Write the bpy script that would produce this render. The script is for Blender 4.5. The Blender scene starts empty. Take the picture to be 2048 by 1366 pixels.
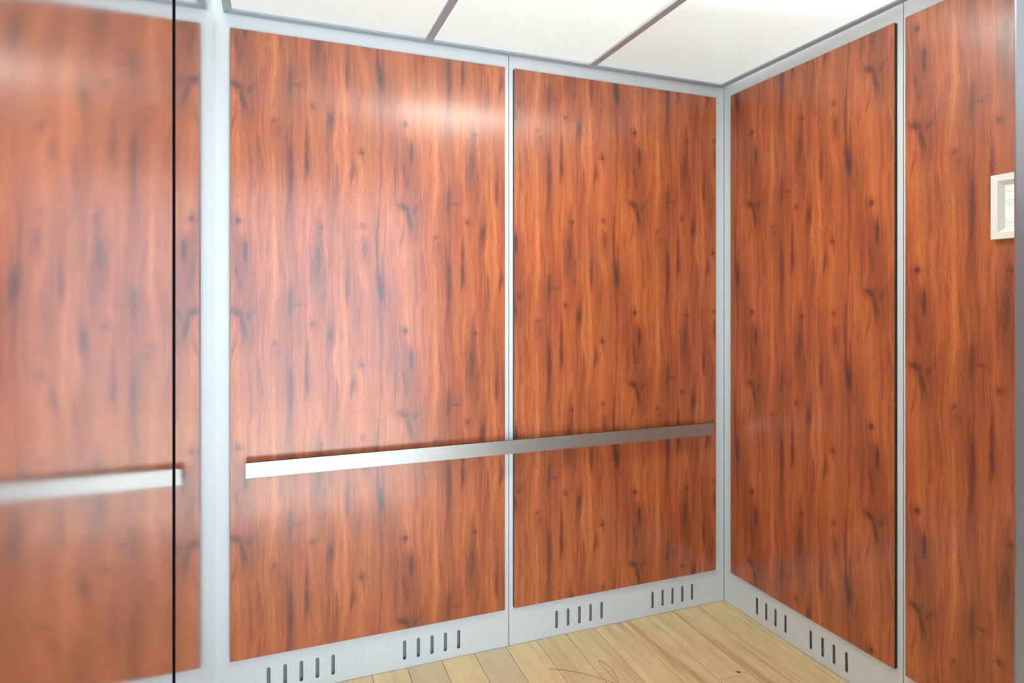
import bpy, bmesh, math, random
from mathutils import Vector, Matrix
random.seed(7)
SC = bpy.context.scene
COL = SC.collection

# ------------------------------------------------------------------ camera
CAM_H = 1.389
cd = bpy.data.cameras.new('camera'); cam = bpy.data.objects.new('camera', cd); COL.objects.link(cam)
cd.sensor_width = 36.0; cd.lens = 1247.53 / 2048 * 36.0; cd.shift_y = -80.4 / 2048
cd.clip_start = 0.02
cam.location = (0, 0, CAM_H); cam.rotation_euler = (math.radians(90), 0, math.radians(-21.135))
SC.camera = cam
# ------------------------------------------------------------------ world, exposure
w = bpy.data.worlds.new('World'); SC.world = w; w.use_nodes = True
bg = w.node_tree.nodes['Background']
bg.inputs[0].default_value = (0.60, 0.80, 1.0, 1); bg.inputs[1].default_value = 6.0
sd = bpy.data.lights.new('sun', 'SUN'); sd.energy = 42.0; sd.angle = math.radians(1.5); sd.color = (1.0, .98, .95)
sun = bpy.data.objects.new('sun', sd); COL.objects.link(sun)
sun.rotation_euler = Vector((-.12, -1, .72)).to_track_quat('Z', 'Y').to_euler()   # through the glazed lobby front
SC.view_settings.view_transform = 'Standard'; SC.view_settings.look = 'None'
SC.view_settings.exposure = 0.08; SC.view_settings.gamma = 1.0
SC.view_settings.use_curve_mapping = False
# ceiling light box: radiance of the backlit panels
GLOW_BASE, GLOW_PEAK, GLOW_Y = 0.63, 27.0, 1.43

# ------------------------------------------------------------------ dimensions (metres, floor z = 0)
YA = 2.35            # wall with the handrail
XB = 1.965           # wall on the right
XL = -0.177          # steel wall on the left
YF = 0.58            # inside of the front wall, with the doorway
XJ = 1.0             # right edge of the doorway
PT = 0.013           # wood panel thickness
ZT, ZB = 2.325, 0.154  # wood panel top, bottom
ZC = 2.376           # underside of the ceiling frame

# ------------------------------------------------------------------ node helpers
class S:
    """a node socket with arithmetic"""
    def __init__(s, nt, sock): s.nt = nt; s.k = sock
    def _m(s, op, *o):
        n = s.nt.nodes.new('ShaderNodeMath'); n.operation = op
        for i, a in enumerate((s,) + o):
            if isinstance(a, S): s.nt.links.new(a.k, n.inputs[i])
            else: n.inputs[i].default_value = a
        return S(s.nt, n.outputs[0])
    def __add__(s, o): return s._m('ADD', o)
    def __sub__(s, o): return s._m('SUBTRACT', o)
    def __mul__(s, o): return s._m('MULTIPLY', o)
    def __truediv__(s, o): return s._m('DIVIDE', o)
    def floor(s): return s._m('FLOOR')
    def mod(s, o): return s._m('FLOORED_MODULO', o)
    def sin(s): return s._m('SINE')
    def cos(s): return s._m('COSINE')
    def sqrt(s): return s._m('SQRT')
    def abs(s): return s._m('ABSOLUTE')
    def pow(s, o): return s._m('POWER', o)
    def max(s, o): return s._m('MAXIMUM', o)
    def min(s, o): return s._m('MINIMUM', o)
    def gauss(s): # exp(-s), s >= 0
        n = s.nt.nodes.new('ShaderNodeMath'); n.operation = 'POWER'; n.inputs[0].default_value = 0.3678794
        s.nt.links.new(s.k, n.inputs[1]); return S(s.nt, n.outputs[0])
    def smooth(s, a, b):
        n = s.nt.nodes.new('ShaderNodeMapRange'); n.interpolation_type = 'SMOOTHSTEP'
        s.nt.links.new(s.k, n.inputs[0]); n.inputs[1].default_value = a; n.inputs[2].default_value = b
        return S(s.nt, n.outputs[0])

def new_mat(name):
    m = bpy.data.materials.new(name); m.use_nodes = True
    nt = m.node_tree; b = nt.nodes['Principled BSDF']
    return m, nt, b
def coords(nt, kind='Object'):
    t = nt.nodes.new('ShaderNodeTexCoord'); sp = nt.nodes.new('ShaderNodeSeparateXYZ')
    nt.links.new(t.outputs[kind], sp.inputs[0])
    return tuple(S(nt, sp.outputs[i]) for i in range(3))
def comb(nt, x, y, z):
    n = nt.nodes.new('ShaderNodeCombineXYZ')
    for i, a in enumerate((x, y, z)):
        if isinstance(a, S): nt.links.new(a.k, n.inputs[i])
        else: n.inputs[i].default_value = a
    return n.outputs[0]
def noise(nt, vec, scale=1.0, detail=2.0, rough=0.5, dist=0.0):
    n = nt.nodes.new('ShaderNodeTexNoise'); n.noise_dimensions = '3D'
    n.inputs['Scale'].default_value = scale; n.inputs['Detail'].default_value = detail
    n.inputs['Roughness'].default_value = rough; n.inputs['Distortion'].default_value = dist
    if vec is not None: nt.links.new(vec, n.inputs['Vector'])
    return S(nt, n.outputs[0])
def ramp(nt, f, stops, mode='LINEAR'):
    n = nt.nodes.new('ShaderNodeValToRGB'); n.color_ramp.interpolation = mode
    e = n.color_ramp.elements
    while len(e) < len(stops): e.new(0.5)
    for el, (p, c) in zip(e, stops): el.position = p; el.color = (*c, 1)
    nt.links.new(f.k, n.inputs[0]); return n.outputs[0]
def mixc(nt, f, a, b, mode='MIX'):
    n = nt.nodes.new('ShaderNodeMix'); n.data_type = 'RGBA'; n.blend_type = mode
    for i, v in ((0, f), (6, a), (7, b)):
        if isinstance(v, S): nt.links.new(v.k, n.inputs[i])
        elif isinstance(v, (float, int)): n.inputs[i].default_value = v
        elif isinstance(v, tuple): n.inputs[i].default_value = (*v, 1)
        else: nt.links.new(v, n.inputs[i])
    return n.outputs[2]
def bump(nt, b, h, strength, dist):
    n = nt.nodes.new('ShaderNodeBump'); n.inputs['Strength'].default_value = strength
    n.inputs['Distance'].default_value = dist
    nt.links.new(h.k, n.inputs['Height']); nt.links.new(n.outputs[0], b.inputs['Normal'])
def plain(name, col, rough=0.5, metal=0.0, spec=0.5):
    m, nt, b = new_mat(name)
    b.inputs['Base Color'].default_value = (*col, 1); b.inputs['Roughness'].default_value = rough
    b.inputs['Metallic'].default_value = metal; b.inputs['Specular IOR Level'].default_value = spec
    x, y, z = coords(nt)
    f = noise(nt, comb(nt, x, y, z), 14, 3)
    nt.links.new(mixc(nt, f, tuple(c * .94 for c in col), tuple(min(1, c * 1.05) for c in col)), b.inputs['Base Color'])
    return m

# ------------------------------------------------------------------ wood laminate (a print that repeats as a half-drop lattice)
def wood_mat():
    m, nt, b = new_mat('cherry_laminate')
    x, y, z = coords(nt)
    oi = nt.nodes.new('ShaderNodeObjectInfo'); sc = nt.nodes.new('ShaderNodeSeparateColor')
    nt.links.new(oi.outputs['Color'], sc.inputs[0])
    ox, oz = S(nt, sc.outputs[0]), S(nt, sc.outputs[1])       # print offset of each panel
    P, Q = 0.578, 0.78
    xs = x - ox + 0.25
    col = (xs / P).floor()
    tx = xs - col * P - 0.25                                   # -0.25 .. 0.328
    tz = z - oz + col * (Q / 2)
    ang = tz * (2 * math.pi / Q)
    R = 0.10
    cx_, cz_ = ang.cos() * R, ang.sin() * R                    # periodic height coordinate
    # slow wander of the grain
    wa = noise(nt, comb(nt, tx * 5.0, cx_ * 6, cz_ * 6), 1, 1, .5) - 0.5
    wb = noise(nt, comb(nt, tx * 22.0, cx_ * 15, cz_ * 15), 1, 1, .5) - 0.5
    g = tx + wa * 0.034 + wb * 0.0035
    wob = noise(nt, comb(nt, tx * 170, cx_ * 30, cz_ * 30), 1, 2, .6) * 1.9 + 0.1
    dark = None
    # (dx, dz, half width, half height, darkness, grain bulge, tilt)
    K = [(-.020, .026, .019, .016, 1.0, .0, -.75), (.028, .016, .0075, .016, .9, .3, .45), (.006, -.022, .0075, .036, .95, .0, -.30),
         (-.010, .339, .0125, .0105, .95, .45, 0), (.013, .232, .0095, .045, .95, .0, 0),
         (.158, .064, .0095, .055, .9, .0, .05), (.176, .050, .018, .007, .55, .0, -.3), (.249, .208, .0135, .062, .95, .5, .04),
         (-.174, .218, .0095, .0075, .9, .4, 0), (-.168, -.050, .010, .015, .85, .4, 0), (-.161, -.134, .0120, .036, .8, 1.0, 0),
         (.108, -.083, .015, .010, .45, .6, 0), (.120, -.118, .009, .016, .5, .4, 0), (.262, .326, .0105, .0075, .7, .4, 0),
         (.296, -.062, .008, .026, .8, .3, 0), (.234, -.020, .011, .010, .75, .4, 0), (.09, .352, .007, .06, .45, 0, 0),
         (.16, -.26, .008, .085, .6, 0, 0), (-.10, -.30, .008, .035, .5, .5, 0), (.215, -.20, .007, .07, .5, 0, 0),
         (-.05, .13, .006, .07, .4, 0, .04), (-.225, -.30, .007, .06, .5, 0, 0)]
    for dx, dz, sx, sz, dk, bl, tilt in K:
        ez = (tz - dz + Q / 2).mod(Q) - Q / 2
        ex = tx - dx
        if tilt: ex = ex - ez * tilt
        a = ex / sx; c = ez / sz
        r2 = a * a + c * c
        if bl:
            ce = ez / max(sz, sx * 2.4); rr = a * a + ce * ce
            wgt = (rr * 0.20).gauss() * min(bl, 1.0)
            ring = rr.sqrt() * (sx * 1.1) + dx
            g = g + (ring - g) * wgt
        k = (r2 * r2 * wob * 0.8).gauss() * dk
        k = k.max((r2 * wob * 0.28).gauss() * (dk * 0.5))
        dark = k if dark is None else dark.max(k)
    # broad tonal bands, streaks, fine grain
    band = noise(nt, comb(nt, g * 15, cx_ * 2.2, cz_ * 2.2), 1, 2, .55)
    streak = noise(nt, comb(nt, g * 80, cx_ * 3.5, cz_ * 3.5), 1, 5, .68)
    fine = noise(nt, comb(nt, g * 380, cx_ * 9, cz_ * 9), 1, 4, .7)
    pore = noise(nt, comb(nt, x * 900, 3.3, z * 60), 1, 1, .5)
    tone = band * 0.52 + streak * 0.36 + fine * 0.34 - 0.145
    light = ((tx + 0.236 + wa * 0.05) / 0.011)
    light = (light * light).gauss() + (((tx - 0.322 + wa * 0.05) / 0.011).pow(2.0)).gauss()
    tone = tone + light * 0.09 - dark * 0.21
    ds = noise(nt, comb(nt, g * 34 + 9.0, cx_ * 6, cz_ * 6), 1, 2, .5).smooth(.60, .76)
    tone = (tone - ds * 0.13 - 0.46) * 1.38 + 0.475
    c = ramp(nt, tone, [(0.05, (.045, .014, .009)), (0.24, (.125, .028, .013)), (0.37, (.27, .055, .016)),
                        (0.48, (.42, .094, .023)), (0.60, (.53, .138, .035)), (0.78, (.66, .21, .060))])
    hue = noise(nt, comb(nt, tx * 26 + 5.0, cx_ * 1.5, cz_ * 1.5), 1, 2, .5)
    c = mixc(nt, hue.smooth(.40, .68) * 0.40, c, (.31, .088, .021))
    c = mixc(nt, pore.smooth(.50, .70) * 0.5, c, (.17, .040, .016))
    nt.links.new(c, b.inputs['Base Color'])
    rn = noise(nt, comb(nt, x * 3.2, ox, z * 3.2), 1, 4, .6)
    r = rn * 0.10 + 0.15
    nt.links.new(r.k, b.inputs['Coat Roughness'])          # clear laminate surface
    b.inputs['Coat Weight'].default_value = 1.0; b.inputs['Coat IOR'].default_value = 1.48
    sm = noise(nt, comb(nt, x * 5.5, ox * 9, z * 6.0), 1, 5, .65, .6)   # wiped smears, worn film
    r2_ = sm * 0.22 + 0.38
    nt.links.new(r2_.k, b.inputs['Roughness'])
    b.inputs['IOR'].default_value = 1.54

    return m

def painted_steel():
    m, nt, b = new_mat('painted_sheet_steel')
    x, y, z = coords(nt, 'Object')
    n1 = noise(nt, comb(nt, x * 130, y * 130, z * 130), 1, 3, .6)
    n2 = noise(nt, comb(nt, x * 5, y * 5, z * 7), 1, 3, .6)
    low = z.smooth(0.20, 0.02)                     # scuffs keep to the kick zone
    spots = n1.smooth(.55, .66) * n2.smooth(.40, .60) * low
    big = noise(nt, comb(nt, x * 30, y * 30, z * 30), 1, 3, .6).smooth(.62, .74) * n2.smooth(.45, .6) * low
    base = mixc(nt, n2, (.61, .65, .67), (.66, .70, .715))
    base = mixc(nt, spots * 0.55, base, (.36, .36, .34))
    base = mixc(nt, big * 0.35, base, (.62, .48, .22))
    nt.links.new(base, b.inputs['Base Color'])
    b.inputs['Roughness'].default_value = 0.42; b.inputs['Metallic'].default_value = 0.0
    return m

def brushed(name, col, rough, aniso, tangent, metal=1.0):
    m, nt, b = new_mat(name)
    x, y, z = coords(nt)
    # brush lines across the tangent direction
    sx = [6.0, 6.0, 6.0]; k = max(range(3), key=lambda i: abs(tangent[i])); sx[k] = 900.0
    n = noise(nt, comb(nt, x * sx[0], y * sx[1], z * sx[2]), 1, 2, .6)
    n2 = noise(nt, comb(nt, x * 4, y * 4, z * 4), 1, 3, .6)
    nt.links.new(mixc(nt, n, tuple(c * .93 for c in col), col), b.inputs['Base Color'])
    r = (n2 * 0.3 + 0.85) * rough
    nt.links.new(r.k, b.inputs['Roughness'])
    b.inputs['Metallic'].default_value = metal
    b.inputs['Anisotropic'].default_value = aniso
    t = nt.nodes.new('ShaderNodeCombineXYZ')
    for i in range(3): t.inputs[i].default_value = tangent[i]
    nt.links.new(t.outputs[0], b.inputs['Tangent'])
    return m

def plank_mat():
    m, nt, b = new_mat('maple_plank')
    x, y, z = coords(nt)
    oi = nt.nodes.new('ShaderNodeObjectInfo'); sc = nt.nodes.new('ShaderNodeSeparateColor')
    nt.links.new(oi.outputs['Color'], sc.inputs[0])
    rnd, grey, brown = (S(nt, sc.outputs[i]) for i in range(3))
    ph = rnd * 37.0
    wv = noise(nt, comb(nt, x * 9, y * 1.6, ph), 1, 2) - 0.5
    gx = x + wv * 0.05
    f = noise(nt, comb(nt, gx * 60, y * 2.2, ph), 1, 3, .6)
    fine = noise(nt, comb(nt, gx * 420, y * 9, ph), 1, 2, .6)
    blot = noise(nt, comb(nt, x * 22, y * 9, ph), 1, 3, .6)
    tone = f * 0.45 + fine * 0.14 + blot * 0.41
    c = ramp(nt, tone, [(.25, (.58, .40, .19)), (.47, (.72, .54, .28)), (.62, (.80, .63, .35)), (.78, (.85, .70, .42))])
    hs = noise(nt, comb(nt, gx * 20, y * 1.3, ph * 1.7), 1, 3, .55)
    c = mixc(nt, hs.smooth(.50, .66) * brown, c, (.40, .215, .075))
    c = mixc(nt, grey * 0.8, c, (.55, .45, .28))
    sp = noise(nt, comb(nt, x * 95, y * 60, ph), 1, 2, .5).smooth(.70, .76)
    c = mixc(nt, sp * 0.5, c, (.30, .17, .07))
    nt.links.new(c, b.inputs['Base Color'])
    b.inputs['Roughness'].default_value = 0.42
    bump(nt, b, fine, 0.04, 0.001)
    return m

def glow_mat(name, base, ribs, peak=1.0, tint=(.97, 1.0, .94)):
    """back-lit plastic ceiling panel, brightest under the lamps behind it"""
    m, nt, b = new_mat(name)
    x, y, z = coords(nt, 'Object')
    d = (y - GLOW_Y) / 0.13; dxx = (x - 0.92) / 0.45
    e = (d * d + dxx * dxx).gauss() * (GLOW_PEAK * peak) + (((y - GLOW_Y) / 0.62).pow(2.0)).gauss() * 0.34 + base
    if ribs:
        st = ((x * (2 * math.pi / 0.0075)).sin() * 0.5 + 0.5)
        e = e * (st * 0.05 + 0.955)
    mo = noise(nt, comb(nt, x * 7, y * 7, 1.0), 1, 2) * 0.05 + 0.975
    e = e * mo
    b.inputs['Base Color'].default_value = (.12, .12, .12, 1)
    b.inputs['Roughness'].default_value = 0.35
    b.inputs['Emission Color'].default_value = (*tint, 1)
    nt.links.new(e.k, b.inputs['Emission Strength'])
    return m

def film_mat():
    m, nt, b = new_mat('clear_film')
    x, y, z = coords(nt)
    tr = nt.nodes.new('ShaderNodeBsdfTransparent'); tl = nt.nodes.new('ShaderNodeBsdfTranslucent')
    tl.inputs[0].default_value = (.86, .93, .90, 1)
    ad = nt.nodes.new('ShaderNodeMixShader'); m2 = nt.nodes.new('ShaderNodeMixShader')
    f = noise(nt, comb(nt, x * 9, y * 6, z), 1, 1) * 0.10 + 0.01
    nt.links.new(f.k, ad.inputs[0]); nt.links.new(tr.outputs[0], ad.inputs[1]); nt.links.new(tl.outputs[0], ad.inputs[2])
    m2.inputs[0].default_value = 0.0
    b.inputs['Roughness'].default_value = 0.15; b.inputs['Base Color'].default_value = (.8, .85, .85, 1)
    nt.links.new(ad.outputs[0], m2.inputs[1]); nt.links.new(b.outputs[0], m2.inputs[2])
    nt.links.new(m2.outputs[0], nt.nodes['Material Output'].inputs[0])
    return m

def roll_mat():
    m, nt, b = new_mat('milky_plastic')
    tl = nt.nodes.new('ShaderNodeBsdfTranslucent'); mx = nt.nodes.new('ShaderNodeMixShader')
    x, y, z = coords(nt)
    f = noise(nt, comb(nt, x * 20, y * 20, z * 20), 1, 2) * 0.2 + 0.55
    tl.inputs[0].default_value = (.90, .96, .95, 1); b.inputs['Base Color'].default_value = (.86, .90, .90, 1)
    nt.links.new(f.k, mx.inputs[0]); nt.links.new(b.outputs[0], mx.inputs[1]); nt.links.new(tl.outputs[0], mx.inputs[2])
    nt.links.new(mx.outputs[0], nt.nodes['Material Output'].inputs[0])
    return m
def emit(name, col, strength):
    m, nt, b = new_mat(name)
    b.inputs['Base Color'].default_value = (.8, .8, .8, 1)
    b.inputs['Emission Color'].default_value = (*col, 1); b.inputs['Emission Strength'].default_value = strength
    return m

M = dict(wood=wood_mat(), edge=plain('dark_panel_edge', (.018, .022, .012), .5, 0, .3), steel=painted_steel(),
         back=plain('galvanised_backing', (.42, .45, .48), .55, 0), black=plain('dark_gap', (.004, .005, .006), .9, 0, .05),
         door=brushed('brushed_stainless_wall', (.80, .78, .76), .066, 1.0, (0, 0, 1)),
         rail=brushed('brushed_stainless_rail', (.42, .42, .40), .45, .3, (0, 0, 1), .85),
         jamb=brushed('brushed_stainless_jamb', (.38, .42, .49), .40, .3, (0, 0, 1)),
         plank=plank_mat(), frame=plain('grey_ceiling_frame', (.38, .44, .51), .45, .2),
         white=plain('white_plenum_paint', (.86, .87, .85), .6), cert=plain('satin_aluminium_frame', (.80, .80, .75), .4, 0.0),
         paper=plain('white_paper', (.90, .90, .88), .7), ink=plain('grey_print', (.30, .30, .30), .8),
         film=film_mat(), roll=roll_mat(),
         thread=plain('dark_thread', (.05, .045, .04), .7), lobby_wall=plain('lobby_wall_paint', (.74, .74, .72), .7),
         lobby_floor=plain('lobby_stone_tile', (.62, .60, .57), .25), alu=plain('aluminium_sill', (.6, .6, .6), .35, 1.0),
         tube=emit('fluorescent_tube_glow', (1, 1, .94), 4.5))

# ------------------------------------------------------------------ mesh helpers
def link(name, me, mats, parent=None, loc=(0, 0, 0), rot=(0, 0, 0)):
    o = bpy.data.objects.new(name, me); COL.objects.link(o)
    for m in (mats if isinstance(mats, (list, tuple)) else [mats]): me.materials.append(m)
    o.location = loc; o.rotation_euler = rot
    if parent: o.parent = parent
    return o
def tomesh(bm, name, smooth=False):
    bmesh.ops.recalc_face_normals(bm, faces=bm.faces[:])
    me = bpy.data.meshes.new(name); bm.to_mesh(me); bm.free()
    if smooth:
        for p in me.polygons: p.use_smooth = True
    return me
def bx(bm, a, b):
    r = bmesh.ops.create_cube(bm, size=1)
    c = [(p + q) / 2 for p, q in zip(a, b)]; s = [abs(q - p) for p, q in zip(a, b)]
    for v in r['verts']: v.co = Vector([c[i] + v.co[i] * s[i] for i in range(3)])
    return r['verts']
def box(name, a, b, mat, parent=None, bevel=0.0, seg=2):
    bm = bmesh.new(); bx(bm, a, b)
    if bevel: bmesh.ops.bevel(bm, geom=bm.edges[:], offset=bevel, segments=seg, affect='EDGES', profile=.5)
    return link(name, tomesh(bm, name), mat, parent)
def tagit(o, label=None, cat=None, group=None, kind=None):
    for k, v in (('label', label), ('category', cat), ('group', group), ('kind', kind)):
        if v: o[k] = v
    return o
def empty(name, loc=(0, 0, 0), rz=0):
    o = bpy.data.objects.new(name, None); COL.objects.link(o); o.location = loc; o.rotation_euler = (0, 0, rz)
    o.empty_display_size = .1
    return o
def tube(name, pts, r, mat, parent=None, seg=8, closed_ends=True):
    """a round tube through pts"""
    bm = bmesh.new(); rings = []
    pts = [Vector(p) for p in pts]
    for i, p in enumerate(pts):
        t = (pts[min(i + 1, len(pts) - 1)] - pts[max(i - 1, 0)]).normalized()
        u = t.cross(Vector((0, 0, 1)))
        if u.length < 1e-4: u = t.cross(Vector((1, 0, 0)))
        u.normalize(); v = t.cross(u)
        rings.append([bm.verts.new(p + (u * math.cos(k * 2 * math.pi / seg) + v * math.sin(k * 2 * math.pi / seg)) * r) for k in range(seg)])
    for A, B in zip(rings, rings[1:]):
        for k in range(seg): bm.faces.new((A[k], A[(k + 1) % seg], B[(k + 1) % seg], B[k]))
    if closed_ends: bm.faces.new(rings[0]); bm.faces.new(rings[-1][::-1])
    return link(name, tomesh(bm, name, True), mat, parent)

def wood_panel(w, h, r=0.004):
    """rounded-corner board, local x across, z up, front at y = -PT, back at y = 0"""
    bm = bmesh.new(); ring = []
    for cx, cz, a0 in ((w - r, r, -90), (w - r, h - r, 0), (r, h - r, 90), (r, r, 180)):
        for k in range(4):
            a = math.radians(a0 + k * 30); ring.append((cx + r * math.cos(a), cz + r * math.sin(a)))
    e = 0.0006
    def rg(y, ins):
        return [bm.verts.new((min(max(x, ins), w - ins), y, min(max(z, ins), h - ins))) for x, z in ring]
    f0, f1, f2 = rg(-PT, e), rg(-PT + e, 0), rg(0, 0)
    n = len(ring)
    bm.faces.new(f0).material_index = 0
    for A, B, mi in ((f0, f1, 1), (f1, f2, 1)):
        for k in range(n):
            bm.faces.new((A[k], A[(k + 1) % n], B[(k + 1) % n], B[k])).material_index = mi
    bm.faces.new(f2[::-1]).material_index = 1
    return tomesh(bm, 'wood_panel')

def slotted_sheet(w, h, slots, depth=0.0018, flange=0.024):
    """sheet-steel wall section with stadium-shaped vent slots and folded edges; front at y = 0, body towards +y"""
    bm = bmesh.new(); edges = []
    def loop(pts):
        vs = [bm.verts.new((x, 0, z)) for x, z in pts]
        return [bm.edges.new((vs[i], vs[(i + 1) % len(vs)])) for i in range(len(vs))]
    edges += loop([(0, 0), (w, 0), (w, h), (0, h)])
    hw = 0.0064; zl, zh = 0.031, 0.1045
    for sx in slots:
        p = []
        for k in range(9): a = math.pi * k / 8; p.append((sx + hw * math.cos(a), zh - hw + hw * math.sin(a)))
        for k in range(9): a = math.pi + math.pi * k / 8; p.append((sx + hw * math.cos(a), zl + hw + hw * math.sin(a)))
        edges += loop(p)
    bmesh.ops.triangle_fill(bm, use_beauty=True, edges=edges, normal=(0, -1, 0))
    r = bmesh.ops.extrude_face_region(bm, geom=bm.faces[:])
    for v in r['geom']:
        if isinstance(v, bmesh.types.BMVert): v.co.y += depth
    bx(bm, (0, depth, 0), (depth, flange, h)); bx(bm, (w - depth, depth, 0), (w, flange, h))
    return tomesh(bm, 'wall_sheet')

# ================================================================== SETTING
ZW = 2.62   # top of the shell, above the hung ceiling
# ---- wall with the handrail
wall_a = tagit(box('wall_back', (XL - .16, YA + .026, -.05), (XB + .03, YA + .06, ZW), M['back']), 'grey sheet-steel car wall with two wood panels and vent slots', kind='structure')
g = 0.0016
seam = 0.8944
sa = [[-.0078 + .0547 * k for k in range(5)] + [.472 + .0531 * k for k in range(5)],
      [1.1066 + .0531 * k for k in range(5)] + [1.5749 + .0527 * k for k in range(5)]]
x0s = [(XL - .10, seam - g), (seam + g, XB - .001)]
for (a, b_), sl in zip(x0s, sa):
    link('wall_sheet', slotted_sheet(b_ - a, 2.55, [s - a for s in sl]), M['steel'], wall_a, (a, YA, 0))
for a, b_, ofs in ((-.1304, .8734, (.036, .393)), (.912, 1.908, (.575, .067))):
    o = link('wood_panel', wood_panel(b_ - a, ZT - ZB), [M['wood'], M['edge']], wall_a, (a, YA - .0002, ZB))
    o.color = (*ofs, 0, 1)
# ---- wall on the right
wall_b = tagit(box('wall_right', (XB + .026, YF - .1, -.05), (XB + .06, YA + .06, ZW), M['back']), 'grey sheet-steel car wall with two wood panels and vent slots', kind='structure')
seb = 1.4677
sb = [[2.139, 2.085, 2.0326, 1.9784, 1.8503, 1.7947, 1.7426, 1.6882], [1.25 - .0535 * k for k in range(4)] + [.95 - .0535 * k for k in range(4)]]
for (a, b_), sl in zip(((YA - .002, seb + g), (seb - g, YF)), sb):
    link('wall_sheet', slotted_sheet(a - b_, 2.55, [a - s for s in sl]), M['steel'], wall_b, (XB, a, 0), (0, 0, -math.pi / 2))
for a, b_, ofs in ((2.290, 1.489, (.147, .070)), (1.4515, YF + .04, (.052, .217))):
    o = link('wood_panel', wood_panel(a - b_, ZT - ZB), [M['wood'], M['edge']], wall_b, (XB - .0002, a, ZB), (0, 0, -math.pi / 2))
    o.color = (*ofs, 0, 1)
# ---- stainless wall on the left, two leaves with a black gap between them
wall_l = tagit(box('wall_left', (XL - .10, .20, -.05), (XL - .05, YA + .02, 2.33), M['black']), 'brushed stainless steel wall mirroring the wood panels', kind='structure')
ZL = 2.346
box('gap_seal', (XL - .045, 1.386, 0.004), (XL - .0004, 1.399, ZL), M['black'], wall_l)
for a, b_ in ((1.3992, YA - .0005), (.20, 1.3575)):
    box('steel_panel', (XL - .045, a, 0.004), (XL, b_, ZL), M['door'], wall_l)
# ---- floor of maple planks
floor = tagit(box('floor', (XL - .05, YF - .09, -.05), (XB + .03, YA + .03, -.0125), M['back']), 'pale maple plank floor of the lift car', kind='structure')
ang = math.atan(0.022)
edges_x = [.616 + .1329 * k for k in range(-6, 10)] + [1.9475]
def plank(xa, xb, ya, yb):
    """one board; its sides lean with the run of the floor and are trimmed at the walls"""
    bm = bmesh.new(); gp = .0009
    def X(x, y): return min(max(x - (YA - y) * .022, XL), XB)
    c = [(X(xa, ya) + gp, ya + gp), (X(xb, ya) - gp, ya + gp), (X(xb, yb) - gp, yb - gp), (X(xa, yb) + gp, yb - gp)]
    if c[1][0] - c[0][0] < .004 or c[2][0] - c[3][0] < .002: return None
    top, mid, bot = [], [], []
    cx = sum(p[0] for p in c) / 4; cy = sum(p[1] for p in c) / 4
    for x, y in c:
        sx = .0012 * (1 if x < cx else -1); sy = .0012 * (1 if y < cy else -1)
        top.append(bm.verts.new((x + sx - cx, y + sy - cy, 0))); mid.append(bm.verts.new((x - cx, y - cy, -.0009))); bot.append(bm.verts.new((x - cx, y - cy, -.0122)))
    bm.faces.new(top); bm.faces.new(bot[::-1])
    for A, B in ((top, mid), (mid, bot)):
        for k in range(4): bm.faces.new((A[k], B[k], B[(k + 1) % 4], A[(k + 1) % 4]))
    o = link('plank', tomesh(bm, 'plank'), M['plank'], floor, (cx, cy, 0))
    return o
allx = [edges_x[0] - .1329] + edges_x + [XB + .05]
for i, (xa, xb) in enumerate(zip(allx, allx[1:])):
    mid = (xa + xb) / 2
    cuts = {1.61: 1.861, 1.95: 1.87}
    yj = next((v for k, v in cuts.items() if abs(mid - k) < .05), None)
    if yj is None: yj = random.choice((.85, 1.0, 1.15, 1.3))
    segs = [(YF - .08, yj), (yj, YA)]
    for (a, b_) in segs:
        o = plank(xa, xb, a, b_)
        if not o: continue
        grey = .0; brown = .25
        if .45 < mid < .62 or .74 < mid < .89: grey = .75
        elif mid < .45: grey = .35
        elif 1.0 < mid < 1.28: grey = .25
        if 1.27 < mid < 1.55 and b_ > 2: brown = .6
        elif 1.67 < mid < 1.83: brown = .5
        elif mid > 1.83: brown = .1; grey = 0
        o.color = (random.random(), grey, brown, 1)
# ---- ceiling: shell, hung frame and panels
ceil = tagit(box('ceiling', (XL - .16, YF - .1, ZW), (XB + .06, YA + .06, ZW + .03), M['white']), 'hung lift ceiling of three white panels in a grey frame', kind='structure')
FX0, FX1, FY0, FY1 = -.151, 1.951, YF + .03, 2.345
fb, fz = .027, .022
def bar(a, b): return box('frame_bar', (a[0], a[1], ZC), (b[0], b[1], ZC + fz), M['frame'], ceil, .0008, 1)
bar((FX0, FY1 - fb, 0), (FX1, FY1, 0)); bar((FX0, FY0, 0), (FX1, FY0 + fb, 0))
bars = [(FX0, FX0 + fb), (.5455, .5735), (1.2445, 1.2725), (FX1 - fb, FX1)]
for a, b_ in bars: bar((a, FY0 + fb + .0004, 0), (b_, FY1 - fb - .0004, 0))
GM = [glow_mat('prismatic_diffuser', GLOW_BASE, True), glow_mat('prismatic_diffuser_b', GLOW_BASE + .02, True), glow_mat('opal_panel', GLOW_BASE - .13, False)]
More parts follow.
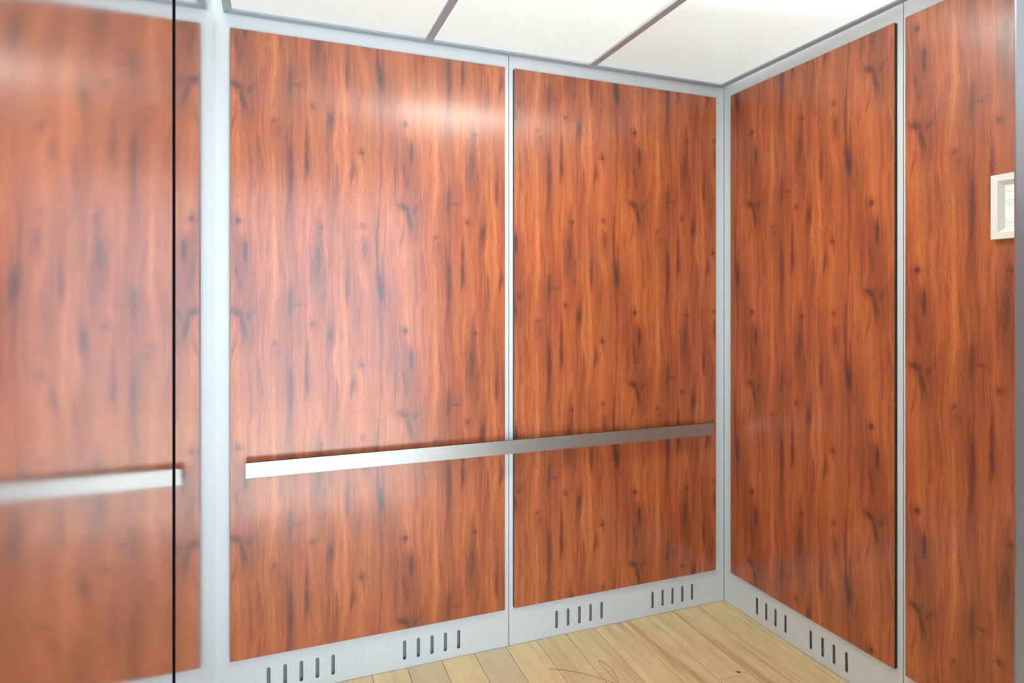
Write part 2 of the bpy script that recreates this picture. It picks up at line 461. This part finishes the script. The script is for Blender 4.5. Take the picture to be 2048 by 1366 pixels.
for i in range(3):
    bm = bmesh.new()
    xa, xb = bars[i][1] - .004, bars[i + 1][0] + .004
    zb = ZC + .0065
    if i < 2:     # ribbed underside
        n = int((xb - xa) / .00375)
        lo, hi = [], []
        for k in range(n + 1):
            x = xa + (xb - xa) * k / n; z = zb + (.0012 if k % 2 else 0)
            lo.append((bm.verts.new((x, FY0 + fb, z)), bm.verts.new((x, FY1 - fb - .001, z))))
        for p, q in zip(lo, lo[1:]): bm.faces.new((p[0], q[0], q[1], p[1]))
        t = [bm.verts.new(v) for v in ((xa, FY0 + fb, zb + .004), (xb, FY0 + fb, zb + .004), (xb, FY1 - fb - .001, zb + .004), (xa, FY1 - fb - .001, zb + .004))]
        bm.faces.new(t)
    else: bx(bm, (xa, FY0 + fb, zb), (xb, FY1 - fb - .001, zb + .004))
    # panels stay at the frame bars' gaps: trim to clear space
    for v in bm.verts: v.co.x = min(max(v.co.x, bars[i][1] + .0005), bars[i + 1][0] - .0005)
    o = link('ceiling_panel', tomesh(bm, 'ceiling_panel'), GM[i], ceil)
# upper shell walls above the steel wall
tagit(box('trim_1', (XL - .16, YF - .1, ZL + .0), (XL - .11, YA + .02, ZW), M['white']), 'white painted panel above the stainless wall', kind='structure')
# ---- front wall with the doorway
tagit(box('wall_front', (XJ + .004, YF - .09, 0), (XB + .02, YF, ZW), M['jamb'], None, .003), 'stainless front wall beside the doorway', kind='structure')
tagit(box('trim_2', (XJ, .20, 0), (XJ + .06, YF - .0, 2.20), M['jamb'], None, .005, 3), 'stainless door jamb at the right edge', kind='structure')
tagit(box('trim_3', (XL - .16, .20, 2.20), (XB + .02, YF, ZW), M['jamb'], None, .004), 'stainless header over the doorway', kind='structure')
tagit(box('trim_4', (XL - .1, .20, -.05), (XJ + .2, YF - .095, 0), M['alu'], None, .002), 'aluminium door sill', kind='structure')

# ---- lobby outside the doorway (behind the camera)
LX0, LX1, LY0, LY1, LZ = -2.2, 3.6, -3.4, .20, 2.75
tagit(box('floor_lobby', (LX0, LY0, -.06), (LX1, LY1, 0), M['lobby_floor']), 'pale stone lobby floor outside the lift', kind='structure')
tagit(box('ceiling_lobby', (LX0, LY0, LZ), (LX1, LY1, LZ + .05), M['lobby_wall']), 'white lobby ceiling', kind='structure')
tagit(box('wall_lobby_left', (LX0 - .1, LY0, 0), (LX0, LY1, LZ), M['lobby_wall']), 'white lobby side wall', kind='structure')
tagit(box('wall_lobby_right', (LX1, LY0, 0), (LX1 + .1, LY1, LZ), M['lobby_wall']), 'white lobby side wall', kind='structure')
bm = bmesh.new()
bx(bm, (LX0, LY1 - .02, 0), (XL - .1, LY1 + .04, LZ)); bx(bm, (XJ + .06, LY1 - .02, 0), (LX1, LY1 + .04, LZ)); bx(bm, (XL - .1, LY1 - .02, 2.2), (XJ + .06, LY1 + .04, LZ))
tagit(link('wall_lobby_lift', tomesh(bm, 'w'), M['lobby_wall']), 'white lobby wall around the lift doorway', kind='structure')
win = tagit(empty('window_1', (0, LY0, 0)), 'glazed lobby front with aluminium posts', kind='structure')
for x in (-2.15, -.75, .7, 2.15, 3.55): box('window_post', (x - .03, -.05, 0), (x + .03, .05, LZ), M['alu'], win, .003)
for z in (.05, LZ - .06): box('window_rail', (LX0, -.04, z - .05), (LX1, .04, z + .05), M['alu'], win, .003)

# ================================================================== THINGS
# ---- handrail
YR = 2.29
hr = tagit(empty('handrail', (.89, YR, .788)), 'flat brushed stainless steel handrail across the wood-panelled wall', 'handrail')
def child_box(name, a, b, mat, root, bevel=0., seg=2):
    L = root.location
    return box(name, [p - q for p, q in zip(a, L)], [p - q for p, q in zip(b, L)], mat, root, bevel, seg)
child_box('rail_bar', (-.0812, YR, .788), (1.860, YR + .0095, .842), M['rail'], hr, .0012, 2)
for x in (.12, .80, 1.0, 1.70):
    o = tube('rail_bracket', [(x - .89, .0095, .028), (x - .89, YA - PT - YR - .001, .028)], .009, M['rail'], hr, 16)
# ---- wear: pale scratches on the laminate, a screw in the ceiling frame
def pix_ray(u, v):
    f, cx, H = 1247.53, 1024, 602.6; th = math.radians(21.135); s, c = math.sin(th), math.cos(th)
    a = (u - cx) / f; return Vector((s + a * c, c - a * s, (H - v) / f))
M['scratch'] = plain('pale_scratch', (.58, .34, .24), .6)
def scratch(side, pts, wd=.0005):
    ax, pl = (1, YA - PT - .0004) if side == 'A' else (0, XB - PT - .0004)
    P3 = []
    for p in pts:
        d = pix_ray(*p); P3.append(Vector((0, 0, CAM_H)) + d * (pl / d[ax]))
    par = [o for o in (wall_a if side == 'A' else wall_b).children if o.name.startswith('wood_panel')]
    h = 0 if side == 'A' else 1
    par = sorted(par, key=lambda o: -o.location.y if side == 'B' else o.location.x)
    pan = par[0] if (side == 'A' and P3[0].x < seam) or (side == 'B' and P3[0].y > seb) else par[1]
    Mi = (Matrix.Translation(pan.location) @ pan.rotation_euler.to_matrix().to_4x4()).inverted()
    o = tube('scratch', [Mi @ p for p in P3], wd / 2, M['scratch'], pan, 4)
    return o
for side, pts in (('B', [(1694, 1018), (1700, 1008), (1703, 1004), (1708, 997)]), ('A', [(1264, 733), (1270, 736), (1274, 732), (1279, 737), (1284, 733)]),
                  ('A', [(1265, 729), (1272, 730), (1281, 731)]), ('A', [(855, 414), (868, 412), (876, 413)]), ('A', [(866, 410), (870, 415)]),
                  ('A', [(763, 516), (770, 513), (778, 508), (782, 509)]), ('A', [(735, 536), (741, 539), (743, 536)]),
                  ('A', [(702, 369), (706, 363), (709, 361)]), ('A', [(543, 329), (590, 334), (640, 343), (672, 340)]),
                  ('A', [(760, 257), (790, 256)]), ('A', [(1127, 1157), (1134, 1159)]), ('A', [(931, 1145), (934, 1153)]),
                  ('A', [(1091, 1152), (1096, 1160)]), ('A', [(1336, 1075), (1340, 1079)]), ('B', [(1851, 1303), (1854, 1307)]), ('B', [(1811, 1152), (1814, 1145)])):
    scratch(side, pts)
box('frame_screw', (-.1405, 2.325, ZC - .0006), (-.1365, 2.329, ZC + .004), M['black'], ceil)
# ---- certificate frame
XC = XB - PT
cf = tagit(empty('certificate_frame', (XC, 1.058, 1.566)), 'pale metal frame with a printed certificate on the right wood panel', 'picture frame')
W, Hh = .24, .1835
# local: y runs along the wall (+y = towards the corner), z up, -x into the car
def frame_side(o0, o1, i0, i1):
    bm = bmesh.new()
    def at(o, i, t): return (o[0] + (i[0] - o[0]) * t, o[1] + (i[1] - o[1]) * t)
    prof = [(0, .0), (0, .0195), (.04, .0205), (.62, .0205), (1.0, .0075), (1.0, .0)]
    A = [bm.verts.new((-d, *at(o0, i0, t))) for t, d in prof]; B = [bm.verts.new((-d, *at(o1, i1, t))) for t, d in prof]
    n = len(prof)
    for k in range(n): bm.faces.new((A[k], A[(k + 1) % n], B[(k + 1) % n], B[k]))
    bm.faces.new(A); bm.faces.new(B[::-1])
    link('frame_side', tomesh(bm, 'frame_side'), M['cert'], cf)
fw = .030
oc = [(-W / 2, 0), (W / 2, 0), (W / 2, Hh), (-W / 2, Hh)]
ic = [(-W / 2 + fw, fw), (W / 2 - fw, fw), (W / 2 - fw, Hh - fw), (-W / 2 + fw, Hh - fw)]
for k in range(4): frame_side(oc[k], oc[(k + 1) % 4], ic[k], ic[(k + 1) % 4])
pp = box('certificate_paper', (-.0065, -W / 2 + fw - .0, fw - .0), (-.0055, W / 2 - fw, Hh - fw), M['paper'], cf)
def ink(y0, y1, z0, z1): box('printed_line', (-.00665, y0, z0), (-.0064, y1, z1), M['ink'], pp)
yl = W / 2 - fw - .003
for z in (.1335, .1085, .104, .0995, .0935): ink(yl - .11, yl, z, z + .0006)
for z0, z1 in ((.0475, .055), (.036, .043)):
    ink(yl - .09, yl, z1, z1 + .0006); ink(yl - .09, yl, z0, z0 + .0006); ink(yl - .0006, yl, z0, z1); ink(yl - .09, yl - .0894, z0, z1)
# ---- lamps above the hung ceiling
for x, lab in ((XL - .02, 'fluorescent tube glowing above the ceiling gap at the stainless wall'), (1.944, 'fluorescent tube glowing above the ceiling edge at the right wood-panelled wall')):
    t = tagit(empty('fluorescent_lamp', (x, 1.45, 2.50 if x < 1 else 2.435)), lab, 'lamp', 'lamps above the hung ceiling')
    tube('lamp_tube', [(0, -.6, 0), (0, .85, 0)], .013, M['tube'], t, 10)
    for y in (-.615, .85): box('lamp_holder', (-.014, y, -.016), (.014, y + .014, ZW - t.location.z), M['white'], t)
# ---- film on the middle ceiling panel
fm = empty('plastic_film', (1.244, FY1 - fb, ZC + .006)); fm.parent = ceil; fm['label'] = 'crumpled clear plastic film on the middle ceiling panel'
def floc(x, y, z): return (x - 1.244, y - (FY1 - fb), z - (ZC + .006))
bm = bmesh.new(); N1, N2 = 90, 110; gridv = []
for i in range(N1 + 1):
    row = []
    for j in range(N2 + 1):
        x = .578 + .662 * i / N1; y = 1.68 + .632 * j / N2
        z = ZC + .0015 + .0020 * math.sin(38 * x + 9 * math.sin(13 * y)) * math.sin(31 * y + 6 * math.sin(19 * x)) * max(0, (i / N1 - .55) / .45) * max(0, (j / N2 - .55) / .45)
        row.append(bm.verts.new(floc(x, y, z)))
    gridv.append(row)
for i in range(N1):
    for j in range(N2): bm.faces.new((gridv[i][j], gridv[i + 1][j], gridv[i + 1][j + 1], gridv[i][j + 1]))
link('film_sheet', tomesh(bm, 'film_sheet', True), M['film'], fm)
tube('film_fold', [floc(.93 + .31 * k / 8, FY1 - fb - .006 - .002 * (1 - k / 8), ZC + .006 + .003 * (1 - k / 8)) for k in range(9)], .006, M['roll'], fm, 10)
bm = bmesh.new()
for k in range(13):
    y = 1.2 + (FY1 - fb - .012 - 1.2) * k / 12; wv = .003 + .020 * (1 - k / 12)
    p = [floc(1.2440 - wv, y, ZC + .0045), floc(1.2440 - wv * .5, y, ZC + .001), floc(1.2442, y, ZC + .0005)]
    q = [bm.verts.new(v) for v in p]
    if k:
        for a in range(2): bm.faces.new((prev[a], prev[a + 1], q[a + 1], q[a]))
    prev = q
o = link('film_fold', tomesh(bm, 'film_fold', True), M['roll'], fm)
# ---- thread on the floor
def floorpt(u, v, z=.0012):
    f, cx, H = 1247.53, 1024, 602.6; th = math.radians(21.135); s, c = math.sin(th), math.cos(th)
    a = (u - cx) / f; d = (s + a * c, c - a * s, (H - v) / f); t = (z - CAM_H) / d[2]
    return (d[0] * t, d[1] * t, z)
def spline(pts, n=6):
    P = [Vector(p) for p in pts]; P = [P[0] * 2 - P[1]] + P + [P[-1] * 2 - P[-2]]; out = []
    for i in range(1, len(P) - 2):
        for k in range(n):
            t = k / n; a, b_, c, d = P[i - 1:i + 3]
            out.append(.5 * ((2 * b_) + (c - a) * t + (2 * a - 5 * b_ + 4 * c - d) * t * t + (3 * b_ - a - 3 * c + d) * t ** 3))
    out.append(P[-2]); return out
for lab, uv in (('looped dark thread lying on the maple floor', [(1237, 1366), (1232, 1352), (1222, 1336), (1208, 1325), (1197, 1322), (1204, 1332), (1217, 1345), (1230, 1360), (1234, 1372)]),
                ('long thin dark thread trailing left of the looped thread', [(1098, 1338), (1115, 1339), (1140, 1342), (1175, 1349), (1205, 1358), (1228, 1366), (1250, 1374)]),):
    o = tube('thread', spline([floorpt(*p) for p in uv]), .0006, M['thread'], None, 5)
    tagit(o, lab, 'thread', 'threads on the floor')
bm = bmesh.new(); bmesh.ops.create_icosphere(bm, subdivisions=2, radius=1)
p0 = floorpt(1477, 1344, .002)
for v in bm.verts: v.co = Vector((v.co.x * .009 * (1 + .2 * math.sin(5 * v.co.y)), v.co.y * .004, v.co.z * .002))
o = link('debris_crumb', tomesh(bm, 'crumb', True), M['thread'], None, p0, (0, 0, -.6)); tagit(o, 'small dark crumb on the floor beside a plank joint', 'crumb')
